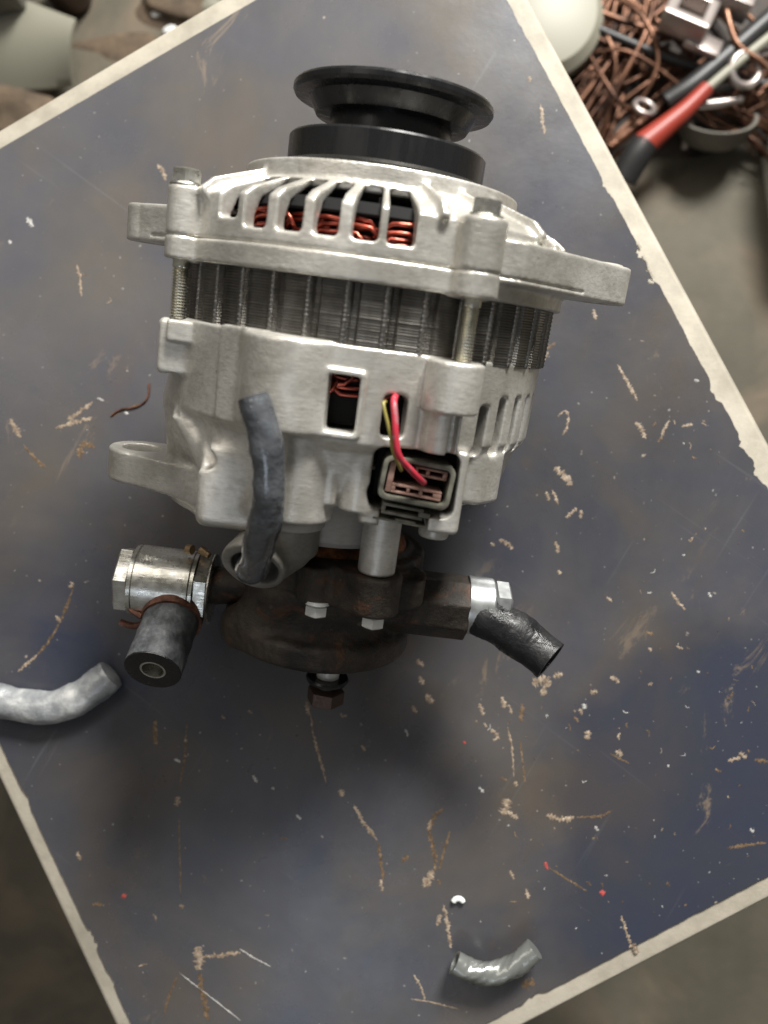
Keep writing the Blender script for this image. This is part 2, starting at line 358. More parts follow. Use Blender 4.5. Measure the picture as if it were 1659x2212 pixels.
    def mesh(s, name):
        s.d[0] = s.d[-1] = 3; s.d[:, 0] = s.d[:, -1] = 3; s.d[:, :, 0] = s.d[:, :, -1] = 3
        g = openvdb.FloatGrid(9.); g.copyFromArray(np.ascontiguousarray(s.d), tolerance=0.)
        p, q = g.convertToQuads(0.); p = (np.array(p)*s.h+s.lo)*MM
        me = bpy.data.meshes.new(name); q = np.array(q)[:, ::-1]
        me.vertices.add(len(p)); me.vertices.foreach_set('co', p.astype(np.float32).ravel())
        me.loops.add(q.size); me.loops.foreach_set('vertex_index', q.astype(np.int32).ravel())
        me.polygons.add(len(q)); me.polygons.foreach_set('loop_start', np.arange(0, q.size, 4, dtype=np.int32))
        me.update(calc_edges=True); me.validate()
        me.polygons.foreach_set('use_smooth', np.ones(len(q), bool)); return me

# ------------------------------------------------------------------ the board
def tagt(o, label, cat, group=None):
    o['label'] = label; o['category'] = cat
    if group: o['group'] = group
    return o
def inter(p, q, r, s_):
    d1, d2 = q-p, s_-r; t = np.linalg.solve(np.array([d1, -d2]).T, r-p); return p+t[0]*d1
ED = dict(R=((1267, 0), (1908, 1200)), RO=((1329, 0), (1869, 1000)), L=((0, 1856), (329, 2560)), LO=((0, 1968), (278, 2560)),
          T=((0, 373), (641, 0)), TO=((0, 315), (532, 0)), B=((1212, 2560), (1920, 2190)), BO=((1334, 2560), (1920, 2256)))
LN = {k: [on_plane(x*.864, y*.864)[:2] for x, y in v] for k, v in ED.items()}
inn = [inter(*LN[a], *LN[b]) for a, b in ('TL', 'BL', 'BR', 'TR')]       # counter-clockwise
out = [inter(*LN[a+'O'], *LN[b+'O']) for a, b in ('TL', 'BL', 'BR', 'TR')]
board = bpy.data.objects.new('tabletop_board', None); COL.objects.link(board); board.location = (0, 0, -.018)
tagt(board, 'dark blue grey board with pale cream edges, scuffed and speckled, under the alternator', 'board')
BT = Matrix.Translation((0, 0, .018))
def subdiv(P, step=1.5):
    o = []; tags = []
    for i in range(4):
        a, b = P[i], P[(i+1) % 4]; n = int(np.linalg.norm(b-a)/step)
        for k in range(n): o.append(a+(b-a)*k/n); tags.append((i, k/n*np.linalg.norm(b-a)))
    return np.array(o), tags
lp, tg = subdiv(inn, 1.1); cen = np.mean(inn, 0)
nrm = [unit(np.array([-(inn[(i+1) % 4]-inn[i])[1], (inn[(i+1) % 4]-inn[i])[0]])) for i in range(4)]   # inward
amp = [.40, .40, .45, .10]
q = []
cs = np.cumsum(rng.normal(size=len(lp))); jag = rng.random(len(lp))
chipc = [on_plane(*p)[:2] for p in ((1405, 590), (1392, 545), (1540, 850), (1612, 962), (1150, 2140), (1650, 1020), (1330, 395), (190, 2030), (225, 2130), (40, 1735))]
for k, (p, (i, s_)) in enumerate(zip(lp, tg)):
    a = amp[i]
    off = a*(.7*abs(math.sin(s_*.31+i))*(jag[k]*.7+.3)+1.1*max(0, math.sin(s_*.083+2*i)-.75)*3*jag[k])
    dd = min(np.linalg.norm(p-c) for c in chipc)
    if dd < 6: off += (6-dd)*.48*(.4+.8*jag[k])
    q.append(p+nrm[i]*(off-.25))
q = np.array(q); n = len(q)
V = np.vstack([np.c_[q, np.zeros(n)], np.c_[q-0.0, np.full(n, -.9)]])
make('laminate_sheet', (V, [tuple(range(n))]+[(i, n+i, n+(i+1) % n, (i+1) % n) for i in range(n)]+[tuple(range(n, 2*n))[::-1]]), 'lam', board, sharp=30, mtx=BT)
def inset(P, d):
    r = []
    for i in range(4):
        a, b, c = P[i-1], P[i], P[(i+1) % 4]
        n1, n2 = [np.array([-(v-u)[1], (v-u)[0]])/np.linalg.norm(v-u) for u, v in ((a, b), (b, c))]
        bis = (n1+n2)/(1+n1@n2); r.append(b+bis*d)
    return r
prof = [(14, -.9), (2.6, -1.0), (1.5, -1.3), (.55, -2.1), (.1, -3.2), (0, -5), (0, -16.5), (.8, -18), (14, -18)]
V, f = [], []
for d_, z_ in prof: V += [(*p, z_) for p in inset(out, d_)]
for k in range(len(prof)-1): f += [(k*4+i, k*4+(i+1) % 4, (k+1)*4+(i+1) % 4, (k+1)*4+i) for i in range(4)]
f += [(0, 1, 2, 3), tuple(4*(len(prof)-1)+i for i in (3, 2, 1, 0))]
make('board_core', (V, f), 'core', board, sharp=50, mtx=BT)
FZ = -290.
for p in inset(out, 42):
    make('leg', boxm((p[0]-14, p[1]-14, FZ), (p[0]+14, p[1]+14, -18.0)), 'core', board, mtx=BT)

# residue stuck to the laminate
def blob(pts, wid, h, seed, mt, name='residue_smear', zb=0.):
    rg = np.random.default_rng(seed); P = spline([on_plane(*p, 0)[:2] for p in pts], max(7, int(6+9*len(pts))))
    n = len(P); T = np.gradient(P, axis=0); T /= np.linalg.norm(T, axis=1)[:, None]; Nn = np.c_[-T[:, 1], T[:, 0]]
    u = np.linspace(-1, 1, n); env = np.sqrt(np.clip(1-u**4, .03, 1))
    wl = wid*env*(.15+1.1*rg.random(n)**1.3); wr = wid*env*(.15+1.1*rg.random(n)**1.3)
    mid = P+Nn*(rg.normal(size=(n, 1))*wid*.15)
    V = np.vstack([np.c_[P+Nn*wl[:, None], np.full(n, zb+.02)], np.c_[mid, zb+h*(.75+.25*rg.random(n))*env], np.c_[P-Nn*wr[:, None], np.full(n, zb+.02)]])
    f = []
    for a in (0, n): f += [(a+i, a+n+i, a+n+i+1, a+i+1) for i in range(n-1)]
    return make(name, (V, f), mt, board, sharp=0, mtx=BT)
PX = .1885
SM = [  # centre-line points in the photograph, half width (px), material
 ([(1168,225),(1172,262),(1176,290)],5,'tan'),([(1143,165),(1146,178)],5,'tan'),([(1282,668),(1287,690)],5,'tan'),
 ([(1335,788),(1352,820),(1366,845),(1376,866)],5,'tan'),([(1372,912),(1384,925),(1395,948)],6,'tan'),([(1446,908),(1436,925),(1428,945)],4,'tan'),
 ([(1472,922),(1497,916)],4,'tan'),([(1421,955),(1430,945)],4,'brn'),([(1205,900),(1220,888),(1228,900),(1224,925),(1215,940)],4,'tan'),
 ([(1197,1010),(1212,1022),(1228,1040),(1236,1048)],9,'tan'),([(1192,1058),(1200,1075),(1206,1090)],4,'tan'),([(1180,1062),(1186,1082)],5,'tan'),
 ([(1222,1118),(1246,1098)],5,'tan'),([(1255,1102),(1254,1120)],5,'tan'),([(1078,1166),(1095,1174),(1108,1186)],6,'tan'),([(1200,1170),(1205,1195)],6,'tan'),
 ([(1060,1172),(1068,1180)],4,'tan'),([(1450,1278),(1464,1300),(1480,1318)],5,'tan'),([(1150,1478),(1172,1470),(1190,1480)],15,'tan'),([(1168,1490),(1180,1500)],10,'tan'),
 ([(1195,1462),(1215,1455)],8,'tan'),([(1318,1462),(1338,1474)],6,'tan'),([(1275,1497),(1290,1492)],6,'tan'),([(1272,1578),(1268,1598)],9,'tan'),
 ([(1240,1548),(1250,1560)],4,'brn'),([(1330,1622),(1345,1632)],8,'tan'),([(1318,1628),(1360,1650)],3,'brn'),([(1262,1520),(1262,1532)],6,'wht'),
 ([(1252,1530),(1258,1545)],4,'tan'),([(1085,1505),(1090,1530)],7,'tan'),([(1098,1522),(1106,1542)],4,'tan'),([(1036,1520),(1044,1545)],6,'tan'),
 ([(1128,1520),(1126,1560)],6,'brn'),([(1124,1600),(1130,1650),(1134,1690)],3,'brn'),([(1096,1570),(1106,1620),(1110,1680)],3,'tan'),([(1110,1690),(1118,1698)],6,'tan'),
 ([(1060,1575),(1075,1590),(1066,1600)],6,'tan'),([(1045,1562),(1052,1572)],4,'tan'),([(1098,1725),(1092,1745),(1085,1760)],13,'tan'),([(1092,1752),(1120,1768)],6,'tan'),
 ([(1180,1762),(1212,1770),(1240,1765)],9,'tan'),([(1245,1766),(1300,1762),(1322,1750)],3,'brn'),([(1572,1645),(1600,1636)],5,'tan'),([(1596,1626),(1612,1638)],7,'tan'),
 ([(1570,1832),(1610,1826),(1655,1820)],4,'brn'),([(1630,1642),(1659,1645)],5,'brn'),
 ([(764,1738),(778,1765),(795,1790),(815,1815)],6,'tan'),([(818,1820),(822,1860),(828,1900)],5,'brn'),([(822,1900),(826,1925)],5,'tan'),
 ([(734,1706),(742,1720)],8,'tan'),([(958,1745),(935,1770),(928,1800),(938,1840),(940,1880)],7,'brn'),([(930,1770),(926,1795)],6,'tan'),([(972,1795),(960,1835),(948,1880)],4,'brn'),
 ([(936,1880),(922,1905),(928,1915)],11,'tan'),([(868,1862),(882,1848)],7,'brn'),([(958,1955),(966,1990),(970,2020),(974,2048)],6,'tan'),([(952,1975),(944,2000)],6,'tan'),
 ([(1102,1880),(1110,1900)],4,'tan'),([(1136,1920),(1142,1942)],5,'tan'),([(1342,1978),(1352,2010),(1362,2040)],5,'tan'),([(1362,2040),(1380,2058)],8,'tan'),
 ([(1184,1874),(1230,1902),(1268,1925)],2.5,'brn'),([(1285,1785),(1292,1795)],4,'wht'),([(894,2106),(908,2130),(918,2160)],4,'tan'),([(888,2158),(930,2165),(992,2180)],2.5,'tan'),
 ([(670,1540),(680,1600),(692,1640),(704,1690)],4,'tan'),([(662,1515),(668,1545)],6,'tan'),([(166,572),(172,600),(176,640)],5,'tan'),([(152,905),(185,880),(200,868)],6,'tan'),
 ([(120,925),(165,912),(200,902)],6,'tan'),([(148,900),(160,912)],8,'tan'),([(22,905),(45,945)],8,'tan'),([(50,960),(80,995),(100,1010)],5,'brn'),
 ([(170,990),(180,960),(205,965)],11,'brn'),([(160,1262),(140,1320),(112,1375),(80,1415)],4,'brn'),([(80,1415),(60,1432),(38,1452)],4,'tan'),([(150,1270),(157,1258)],7,'tan'),
 ([(120,1330),(132,1345)],6,'tan'),([(336,1555),(334,1590),(338,1608)],7,'brn'),([(404,1560),(398,1640),(388,1700)],3,'brn'),([(376,1640),(390,1645)],4,'wht'),
 ([(385,1720),(382,1742)],8,'tan'),([(386,1770),(388,1850),(390,1930)],2.5,'brn'),([(388,1955),(396,1962)],6,'tan'),([(425,2045),(432,2068),(428,2095)],14,'tan'),
 ([(438,2068),(470,2064),(520,2058)],6,'tan'),([(432,2100),(438,2150),(450,2205)],9,'brn'),([(298,2088),(318,2082)],3,'tan'),([(166,1840),(174,1858)],6,'tan'),
 ([(200,1955),(225,1952)],5,'brn'),([(382,2110),(362,2160),(355,2190)],4,'brn'),([(518,2050),(550,2070),(585,2088)],2.5,'wht'),([(386,2100),(450,2150),(520,2205)],1.8,'wht'),
 ([(340,355),(352,372),(358,390)],6,'tan'),([(58,470),(72,490)],7,'wht'),([(18,520),(25,526)],5,'wht'),([(210,860),(225,866)],3,'wht'),([(268,890),(278,894)],4,'wht'),
 ([(1035,1700),(1045,1712)],5,'wht'),([(1000,1602),(1006,1606)],4,'redr'),([(1296,1926),(1306,1932)],7,'redr'),([(1178,1862),(1183,1880)],4,'redr'),([(264,1932),(270,1940)],7,'redr'),
 ([(545,1675),(556,1690)],5,'wht'),([(588,1700),(592,1706)],4,'wht'),([(640,1760),(650,1770)],4,'wht'),([(478,1545),(486,1552)],4,'tan'),([(536,1535),(545,1541)],4,'tan'),
 ([(1500,820),(1510,824)],4,'wht'),([(1310,1290),(1322,1300)],4,'tan'),([(1205,1232),(1212,1240)],5,'tan'),([(1530,1280),(1536,1290)],4,'wht'),([(1400,1400),(1408,1406)],4,'tan'),
 ([(1460,1395),(1475,1402)],3,'tan'),([(1505,1450),(1512,1453)],3,'wht'),([(1620,1790),(1628,1798)],5,'wht'),([(900,1425),(915,1440)],6,'tan'),([(905,1460),(915,1480)],6,'tan'),
 ([(920,1500),(935,1520)],9,'tan'),([(890,1525),(900,1540)],6,'tan'),([(875,1575),(882,1590)],4,'wht'),([(780,1610),(790,1622)],4,'tan'),([(945,1900),(952,1912)],4,'brn'),
 ([(235,905),(270,885),(300,872)],2.2,'brn'),([(660,770),(664,776)],3,'tan'),
 ([(1390,545),(1402,575),(1412,600)],4,'core'),([(1400,605),(1412,612)],5,'core'),([(1378,520),(1386,535)],4,'core'),([(1125,2130),(1155,2120)],12,'brn'),([(1200,740),(1180,755)],5,'brn'),
 ([(1165,790),(1185,760)],4,'tan'),
]
for k, (pts, wd, mt_) in enumerate(SM): blob(pts, wd*PX, .22 if mt_ != 'brn' else .10, k, mt_)
nb = 0
for k in range(400):
    if nb >= 165: break
    if k % 3: x = 1010+rng.random()*620; y = 860+rng.random()*1150
    else: x = 40+rng.random()*1560; y = 150+rng.random()*1950
    g = on_plane(x, y)[:2]
    if min(np.dot(g-inn[i], nrm[i]) for i in range(4)) < 4 or (240 < x < 1370 and 150 < y < 1520): continue
    a = 1.2+rng.normal()*.7; l = 2+16*rng.random()**3; b = a+rng.normal()*.6; nb += 1
    blob([(x, y), (x+l*math.cos(a)*.5, y+l*math.sin(a)*.5), (x+l*math.cos(b), y+l*math.sin(b))], (.9+3.6*rng.random()**2.5)*PX, .12, 900+k, ['tan', 'brn', 'tan', 'brn', 'wht', 'brn'][k % 6])

# ------------------------------------------------------------------ alternator
TAB = on_plane(800, 1000)
alt = bpy.data.objects.new('alternator', None); COL.objects.link(alt); alt.location = (TW[0]*MM, TW[1]*MM, 0)
tagt(alt, 'silver cast aluminium alternator with black pulley and rusty vacuum pump lying on the dark board', 'alternator')
AM = Matrix.Translation((-TW[0]*MM, -TW[1]*MM, 0)) @ MW
def part(name, mb, mt, parent=None, **k):
    return make(name, mb, mt, parent or alt, mtx=AM if parent is None else None, **k)
def rad(r, t): return r*math.sin(math.radians(t)), r*math.cos(math.radians(t))
BOLTS = [-58.9, 24.7, 115, 205]; BR = 64.3
# front housing
v = Vol((-88, 3.5, -74), (90, 41.5, 74), .55)
v.add(v.rev([(62.3, 5.8), (62.3, 12), (61.5, 12.6), (61.0, 24.6), (57.6, 27.0), (44.4, 32.0), (43.5, 32.6), (43.3, 37.4), (37.5, 37.4), (36.5, 34.5), (24, 34.5), (23, 38.5), (12, 38.5), (12, 27), (22, 27), (40, 29.9), (46, 29.3), (54.8, 24.3), (56.4, 20.5), (57, 5.8)]), .1)
for t0, t1 in [(-45.6, -38.4), (-35.8, -28.8), (-25.6, -18.8), (-15.9, -9.6), (-6.3, .2), (2.2, 9.2)]: v.cut(v.slot(t0, t1, 16.1+max(0, (abs((t0+t1)/2)-36)*.35), 31.2, 45.2, 1.2), .6)
for tc in list(range(55, 112, 10))+list(range(122, 200, 10))+list(range(214, 292, 10)): v.cut(v.slot(tc-3.4, tc+3.4, 16.1, 31.2, 45.2, 1.2), .6)
for tc in (15.5, 30.5, 47, -52.5):
    g = np.maximum(v.rev([(43, 33), (58.6, 27.6), (61.5, 25), (58, 22), (43, 29)])-1.5, v.wedge(tc-1.05, tc+1.05)); v.add(g, 1.3)
for t in BOLTS:
    cx, cz = rad(BR, t); v.add(v.ext(v.circ(cx, cz, 5.0 if t < 0 else 6.3), 5.8, 25.6, .5), 2.2)
v.add(v.ext(v.caps(32, 30, 70.6, 15, 24, 9.4), 10.6, 22, .8), 2.)
v.add(v.ext(v.caps(-40, 14, -71, 3, 20, 8.6), 10.2, 21.5, .8), 2.)
v.cut(v.ext(v.circ(0, 0, 57), 0, 20, .3), .3)
v.cut(v.ext(v.circ(70.6, 15, 4.3), 0, 40, .1), .4); v.cut(v.ext(v.circ(-71, 3, 4.3), 0, 40, .1), .4)
v.add(v.ext(v.circ(70.6, 15, 7), 20, 22.7, .3)+np.maximum(0, 4.3-v.circ(70.6, 15, 0))*1.0, .4)
for t in BOLTS: cx, cz = rad(BR, t); v.cut(v.ext(v.circ(cx, cz, 2.7), 0, 24, .1), .2)
v.cut(np.abs(v.y-12.35)-.22+np.maximum(0, 55-v.R)+np.maximum(0, -(v.d+.55))+np.maximum(0, v.R-70.5), .25)
fh = v.mesh('front_housing'); fh.materials.append(M['alu']); link('front_housing', fh, alt, AM)
# pulley
pl = part('pulley', lathe([(12, 39.5), (20, 39.5), (30.6, 39.8), (31.4, 40.6), (31.4, 48.2), (30.9, 48.9), (29.8, 48.9), (21, 48.2), (19.6, 49), (19.4, 57), (20.4, 58.4), (25, 60.2), (31.0, 60.9), (31.6, 61.9), (31.6, 63.2), (31, 64), (29, 64.6), (24, 56), (14, 55), (12, 55)], 128), 'black', sharp=28)
part('pulley_nut', hexprism(22, 55, 63.2), 'steel', pl)
part('shaft', lathe([(8, 25), (8, 61), (7, 62)], 32), 'steel')
# stator
ns, nt = 25, 540; rows = []; yy = []
for k in range(ns):
    y0 = 7.2-k*19/ns; p = 19/ns; yy += [(y0, -.2), (y0-p*.22, 0), (y0-p*.78, 0), (y0-p, -.2)]
th = np.arange(nt)*360/nt; ph = (th-4.4+180+5) % 10-5
gro = np.where((ph > 1.0) & (ph < 3.1), -1.1, 0)+np.where((ph < -4.2), -.08, 0)
jit = rng.normal(size=ns)*.05
V = []
for k, (y, dr) in enumerate(yy):
    r = 60+dr+gro+jit[k//4]; a = np.radians(th); V.append(np.stack([np.sin(a)*r, np.full(nt, y), np.cos(a)*r], 1))
V += [np.stack([np.sin(np.radians(th))*52, np.full(nt, yy[-1][0]), np.cos(np.radians(th))*52], 1)]; V.insert(0, np.stack([np.sin(np.radians(th))*52, np.full(nt, 7.2), np.cos(np.radians(th))*52], 1))
nr = len(V); f = [(k*nt+i, k*nt+(i+1) % nt, (k+1)*nt+(i+1) % nt, (k+1)*nt+i) for k in range(nr-1) for i in range(nt)]
st = part('stator_core', (np.vstack(V), f), 'steel', sharp=25)
bd = None
for k in range(36):
    if bd is None:
        yb = np.linspace(7, -11.6, 48); V, f = tube([(0, y, 59.7) for y in yb], [.78+.14*math.sin(i*2.0)+.08*rng.random() for i in range(48)], 7, seed=2)
        bd = make('weld_seam', (V, f), 'weld', st, sharp=0); o = bd
    else: o = bd.copy(); COL.objects.link(o); o.parent = st
    o.matrix_basis = Matrix.Rotation(math.radians(4.4+10*k-180), 4, 'Y')
def winding(name, y0, y1, r0, r1, seed, sgn, rows):
    rg = np.random.default_rng(seed); mb = MB()
    for b in range(36):                              # one bundle of parallel wires over each pair of teeth
        t0 = b*10+rg.normal()*1.2; up = rg.random() < .35; rb = r1-(b % 2)*1.3-rg.random()*.8
        for k in range(rows):
            n = 11; P = []; span = 12+rg.random()*13; base = y0+(y1-y0)*(k+.5+rg.normal()*.22)/rows
            for i in range(n):
                u = i/(n-1); t = math.radians(t0+span*(u if not up else .22*u+.05*k))
                y = base-sgn*5.5*max(0, (abs(u-.5)*2)**3-.25) if not up else base+sgn*(u-.6)*7
                P.append((math.sin(t)*(rb+.35*math.sin(k+4*u)), y+.25*math.sin(7*u+k), math.cos(t)*(rb+.35*math.sin(k+4*u))))
            mb.add(*tube(P, .66, 7))
    return part(name, mb, 'copper', sharp=0)
winding('front_winding', 11.5, 22.5, 48.5, 54, 5, 1, 6); winding('rear_winding', -15, -25.5, 48.5, 54, 6, -1, 4)
part('winding_insulation', lathe([(44, 22.6), (53.6, 22.6), (54.2, 23.2), (53, 26.2), (44, 27)], 72), 'dark')
part('winding_insulation', lathe([(44, 8), (51.6, 8), (51.6, 22), (44, 22)], 72), 'dark'); part('winding_insulation', lathe([(44, -12), (51.6, -12), (51, -33), (44, -33)], 72), 'dark')
ro = part('rotor', lathe([(8, 27.5), (38, 27.5), (43, 25), (46, 24), (46, -30), (30, -32), (8, -32)], 72), 'dark')
for k in range(12):
    a = math.radians(k*30); c, s_ = math.cos(a), math.sin(a)
    V, f = boxm((-.7, 24.5, 26), (.7, 28.5, 47)); part('fan_blade', (np.array(V) @ np.array([[c, 0, -s_], [0, 1, 0], [s_, 0, c]]), f), 'dark', ro)
# through bolts
for t in BOLTS:
    cx, cz = rad(BR, t); pr = []
    y = 25; pr = [(2.5, 25), (2.5, 4)]
    y = 3.6
    while y > -11.4: pr += [(2.5, y), (2.0, y-.42)]; y -= .84
    pr += [(2.2, -22)]
    V, f = lathe(pr, 20); b = part('through_bolt', (np.array(V)+[cx, 0, cz], f), 'yzinc', sharp=60)
    mb = MB().add(*lathe([(4.8, 25.65), (4.9, 26), (4.7, 26.5), (3, 26.5)], 28), t=[cx, 0, cz]).add(*hexprism(7.2, 26.5, 30.3, ph=.35+t), t=[cx, 0, cz])
    part('bolt_head', mb, 'zinc', b)

# rear housing
v = Vol((-89, -83, -72), (68, -9, 76), .55)
v.add(v.rev([(61.0, -10.5), (60.4, -36.5), (57.5, -39.5), (54, -52), (50, -56.5), (46, -57.5), (20, -58.5), (20, -54), (44, -53), (50, -50), (54, -38), (55, -34), (56, -10.5)], np.sqrt((v.x+1.8)**2+v.z**2)), .1)
def pad(t0, t1, y0, y1, r, rd=.8, k=1.2): v.add(np.maximum(v.ext(v.wedge(t0, t1), y0, y1, rd), np.maximum(v.R-r, 50-v.R)), k)
pad(-39.5, -25, -36.6, -9.9, 62.2, 1., .8)                       # flat panel
v.add(v.ext(np.maximum(v.circ(-18.5, 50, 14.6), np.maximum(45-v.R, -14)), -35.8, -10.3, 1.2), 1.4)   # broad bulge
pad(-31.5, -25, -17, -9.2, 62.9, .5, .6)
v.add(v.ext(v.circ(-14.5, 47.5, 11.6), -62, -34, 1.2), .9)                        # lower bulge
pad(-8.8, 1.6, -35.2, -17.0, 61.9, 1.2, 1.2)                     # window rim
v.add(v.ext(v.circ(-4.4, 53.6, 2.0), -56, -35, .8), .8); v.add(v.ext(v.circ(3.4, 51, 5.2), -57, -33, .8), 1.0)
v.add(v.box(-20, -57, 38, 6, -50, 51, 2.), 1.)
cx, cz = rad(BR, 23); v.add(v.ext(v.circ(cx, cz, 7.8), -24.6, -11, .5), .9)
v.add(v.ext(v.circ(cx-1, cz-3, 5.2), -38, -24, .8), 2.)
v.add(v.box(-60, -27.2, 6, -48, -10.9, 36, 1.6), 1.2); v.add(v.box(-57, -17.5, 10, -48, -11, 38.5, .8), .6)
for t in (115, 205): cx, cz = rad(BR, t); v.add(v.ext(v.circ(cx, cz, 7.), -25, -11, .7), 1.6)
# left flank, foot and lower left block
v.add(v.cap3((-44, -40, 12), (-46, -60, 10), 18, 14), 5.); v.add(v.cap3((-62, -64, 4), (-44, -66, 22), 6, 7), 5.)
v.add(v.ext(v.caps(-44, 8, -70, 4, 20, 11.5), -67.5, -56.5, .9), 2.4)
v.cut(v.ext(v.circ(-70.5, 4, 6.6), -70, -50, .1), .6)
v.add(v.cap3((-60, -66, 2), (-44, -74, 10), 5, 5), 4.)
v.add(v.box(-43.5, -69.5, 18, -22, -44, 47.5, 3.4), 6.)
v.add(v.cap3((-52, -40, 30), (-36, -60, 38), 3.4, 3.4), 2.2); v.cut(v.cap3((-47, -41, 39), (-41, -49, 44), 3.2, 3.6), 2.)
# connector socket block
v.add(v.box(4.5, -60.3, 28, 33.6, -35.5, 55.2, 1.6), 1.6)
v.add(v.box(32, -53.2, 22, 47.2, -37, 44, 1.4), 1.)
v.add(v.ext(v.circ(28, 43, 4.6), -64.5, -54, .9), 1.2)
v.add(v.ext(v.circ(12.6, 38.5, 5.9), -79.3, -58, .5), .8)
v.cut(v.box(6.6, -55.6, 26, 31.0, -36.4, 66, 3.), .6); v.cut(v.cap3((9.5, -50.5, 36), (9.5, -50.5, 70), 3.4), 1.)
v.cut(v.box(10.5, -60.2, 44, 24.5, -54, 66, .6), .5)
v.cut(v.box(8, -75, 51.5, 24, -63.4, 70, .5), .4)
# windows and slots
v.cut(v.slot(-7.6, .3, -33.6, -18.3, 45, .9), .6); v.cut(v.slot(6.9, 13.4, -33.8, -21.9, 45, 1.8), .6)
for t0, t1, y1 in ((36.4, 40.2, -23), (44.4, 48.2, -20.4), (53, 56.6, -20.2), (61.5, 65, -20.2), (70, 73.5, -20.2), (78.5, 82, -20.2)): v.cut(v.slot(t0, t1, -38, y1, 46, 1.1), .8)
for tc in range(126, 200, 9): v.cut(v.slot(tc-1.9, tc+1.9, -44, -20.2, 46, 1.1), .8)
v.cut(v.ext(v.circ(0, 0, 50), -56, 0, .5), .5); v.cut(np.maximum(v.ext(v.circ(-1.8, 0, 55.5), -34, 0, .5), -v.z-90), .5)
v.cut(np.maximum(v.circ(-1.8, 0, 60.2)*-1+0*v.y, np.maximum(v.y-(-36), np.maximum(36-v.T, v.T-112))), 1.5)   # rear edge drawn in on the right
v.cut(v.box(-19.4, -64, 45, -16.8, -59.2, 66, .3), .4)
for t in BOLTS: cx, cz = rad(BR, t); v.cut(v.ext(v.circ(cx, cz, 2.4), -40, 0, .1), .2)
rh = v.mesh('rear_housing'); rh.materials.append(M['alu']); link('rear_housing', rh, alt, AM)
part('bearing_cap', lathe([(6, -56), (22.5, -56), (23.2, -57), (23.2, -72.6), (21.8, -74.4), (6, -74.4)], 64), 'capgrey').matrix_basis = AM @ Matrix.Translation((-.004, 0, .0135))
# connector
cf = part('connector_frame', ring_frame(rrect(9.2, -51.9, 29.7, -39.2, 2.4, tilt=-.07), rrect(10.6, -50.5, 28.3, -40.5, 1.6, tilt=-.07), 44, 58.2), 'plug', bevel=.35)
part('connector_back', boxm((8, -53, 40), (31, -38, 47)), 'dark')
t_ = -.07; ct, sn = math.cos(t_), math.sin(t_); RT = np.array([[ct, -sn, 0], [sn, ct, 0], [0, 0, 1]]); c0 = np.array([19.3, -45.2, 0])
def bx(x0, y0, x1, y1, z0, z1): V, f = boxm((x0, y0, z0), (x1, y1, z1)); return (np.array(V)-c0) @ RT.T+c0, f
mb = MB()
for q_ in [(11.2, -49.8, 12.9, -41.0), (12.9, -49.8, 27.2, -49.1), (12.9, -47.8, 27.2, -47.1), (12.9, -49.1, 14, -47.8), (17.2, -49.1, 18.1, -47.8), (20.9, -49.1, 21.8, -47.8), (24.8, -49.1, 27.2, -47.8),
           (12.9, -41.6, 15, -41.0), (18.5, -43.7, 27.6, -43.1), (18.5, -41.7, 27.6, -41.1), (26.4, -43.1, 27.6, -41.7), (21.6, -43.1, 22.6, -41.7), (18.5, -43.1, 19.3, -41.7)]: mb.add(*bx(*q_, 47, 56.6))
part('contact_carrier', mb, 'pink', cf, bevel=.18)
mb = MB()
for q_ in [(11.5, -54.2, 23.5, -53.3), (11.5, -56.6, 23.5, -55.7), (11.5, -55.7, 12.6, -54.2), (22.2, -55.7, 25.5, -54.2), (9.5, -58.6, 25, -58.0), (16, -58.0, 22, -57.4)]: mb.add(*bx(*q_, 45, 55.4))
part('connector_clip', mb, 'plug', cf, bevel=.18)
part('connector_wire', tube(spline([(10.3, -22.2, 58), (9.8, -23.4, 63.3), (10.6, -27.5, 65.4), (11.4, -32, 66), (13.0, -37.2, 65.5), (17.2, -41.5, 62), (20.8, -44.6, 59.2), (21.4, -45.2, 57.5)], 40), .92, 12), 'red')['label'] = 'red wire with worn grey middle'
part('connector_wire', tube(spline([(7.6, -23.8, 62), (7.2, -24.6, 64.2), (9.6, -31, 65), (11.4, -36.6, 64.6), (13.6, -40.5, 61.5), (14.7, -42.6, 57.5), (14.6, -43.2, 53)], 34), .48, 9), 'yellow')['label'] = 'thin olive yellow wire'
# terminal boot and sleeve
v = Vol((-40, -92, 22), (0, -58, 66), .5)
v.add(v.ext(v.circ(-15.5, 38.5, 9.2), -76, -64, 1.2), .1); v.add(v.ext(v.circ(-15.5, 38.5, 9.4), -68, -65.2, .8), .5)
v.add(v.cap3((-16, -74, 38.5), (-22.5, -77, 44), 8.6, 9.4), 2.5); v.add(v.cap3((-23, -77, 44), (-24.5, -78.2, 50.5), 9.2, 9.6), 1.5)
dd = unit((-1.2, -4.4, 6.5)); pp = (v.x+24, v.y+77.8, v.z-49.5)
pl_ = pp[0]*dd[0]+pp[1]*dd[1]+pp[2]*dd[2]; v.cut(-(pl_-1.5)*-1*-1 if False else (1.5-pl_)*1.0, .8)
v.cut(v.cap3((-24, -77.8, 49), (-24-dd[0]*9, -77.8+dd[1]*9, 49+dd[2]*9), 7.0), .6)
tb = v.mesh('terminal_boot'); tb.materials.append(M['boot']); link('terminal_boot', tb, alt, AM)
P = spline([(-25.2, -79, 44), (-24.6, -78.5, 52), (-22.9, -74, 58.2), (-21.6, -66, 64.5), (-20.2, -58, 68.2), (-19.9, -50, 70.6), (-20.7, -42, 71.4), (-22.9, -34, 70.8), (-26.4, -26.2, 69.2)], 46)
rr = 4.45*(1+.035*np.sin(np.linspace(0, 17, 46))+.03*np.sin(np.linspace(0, 41, 46)))*np.linspace(1.06, .98, 46)
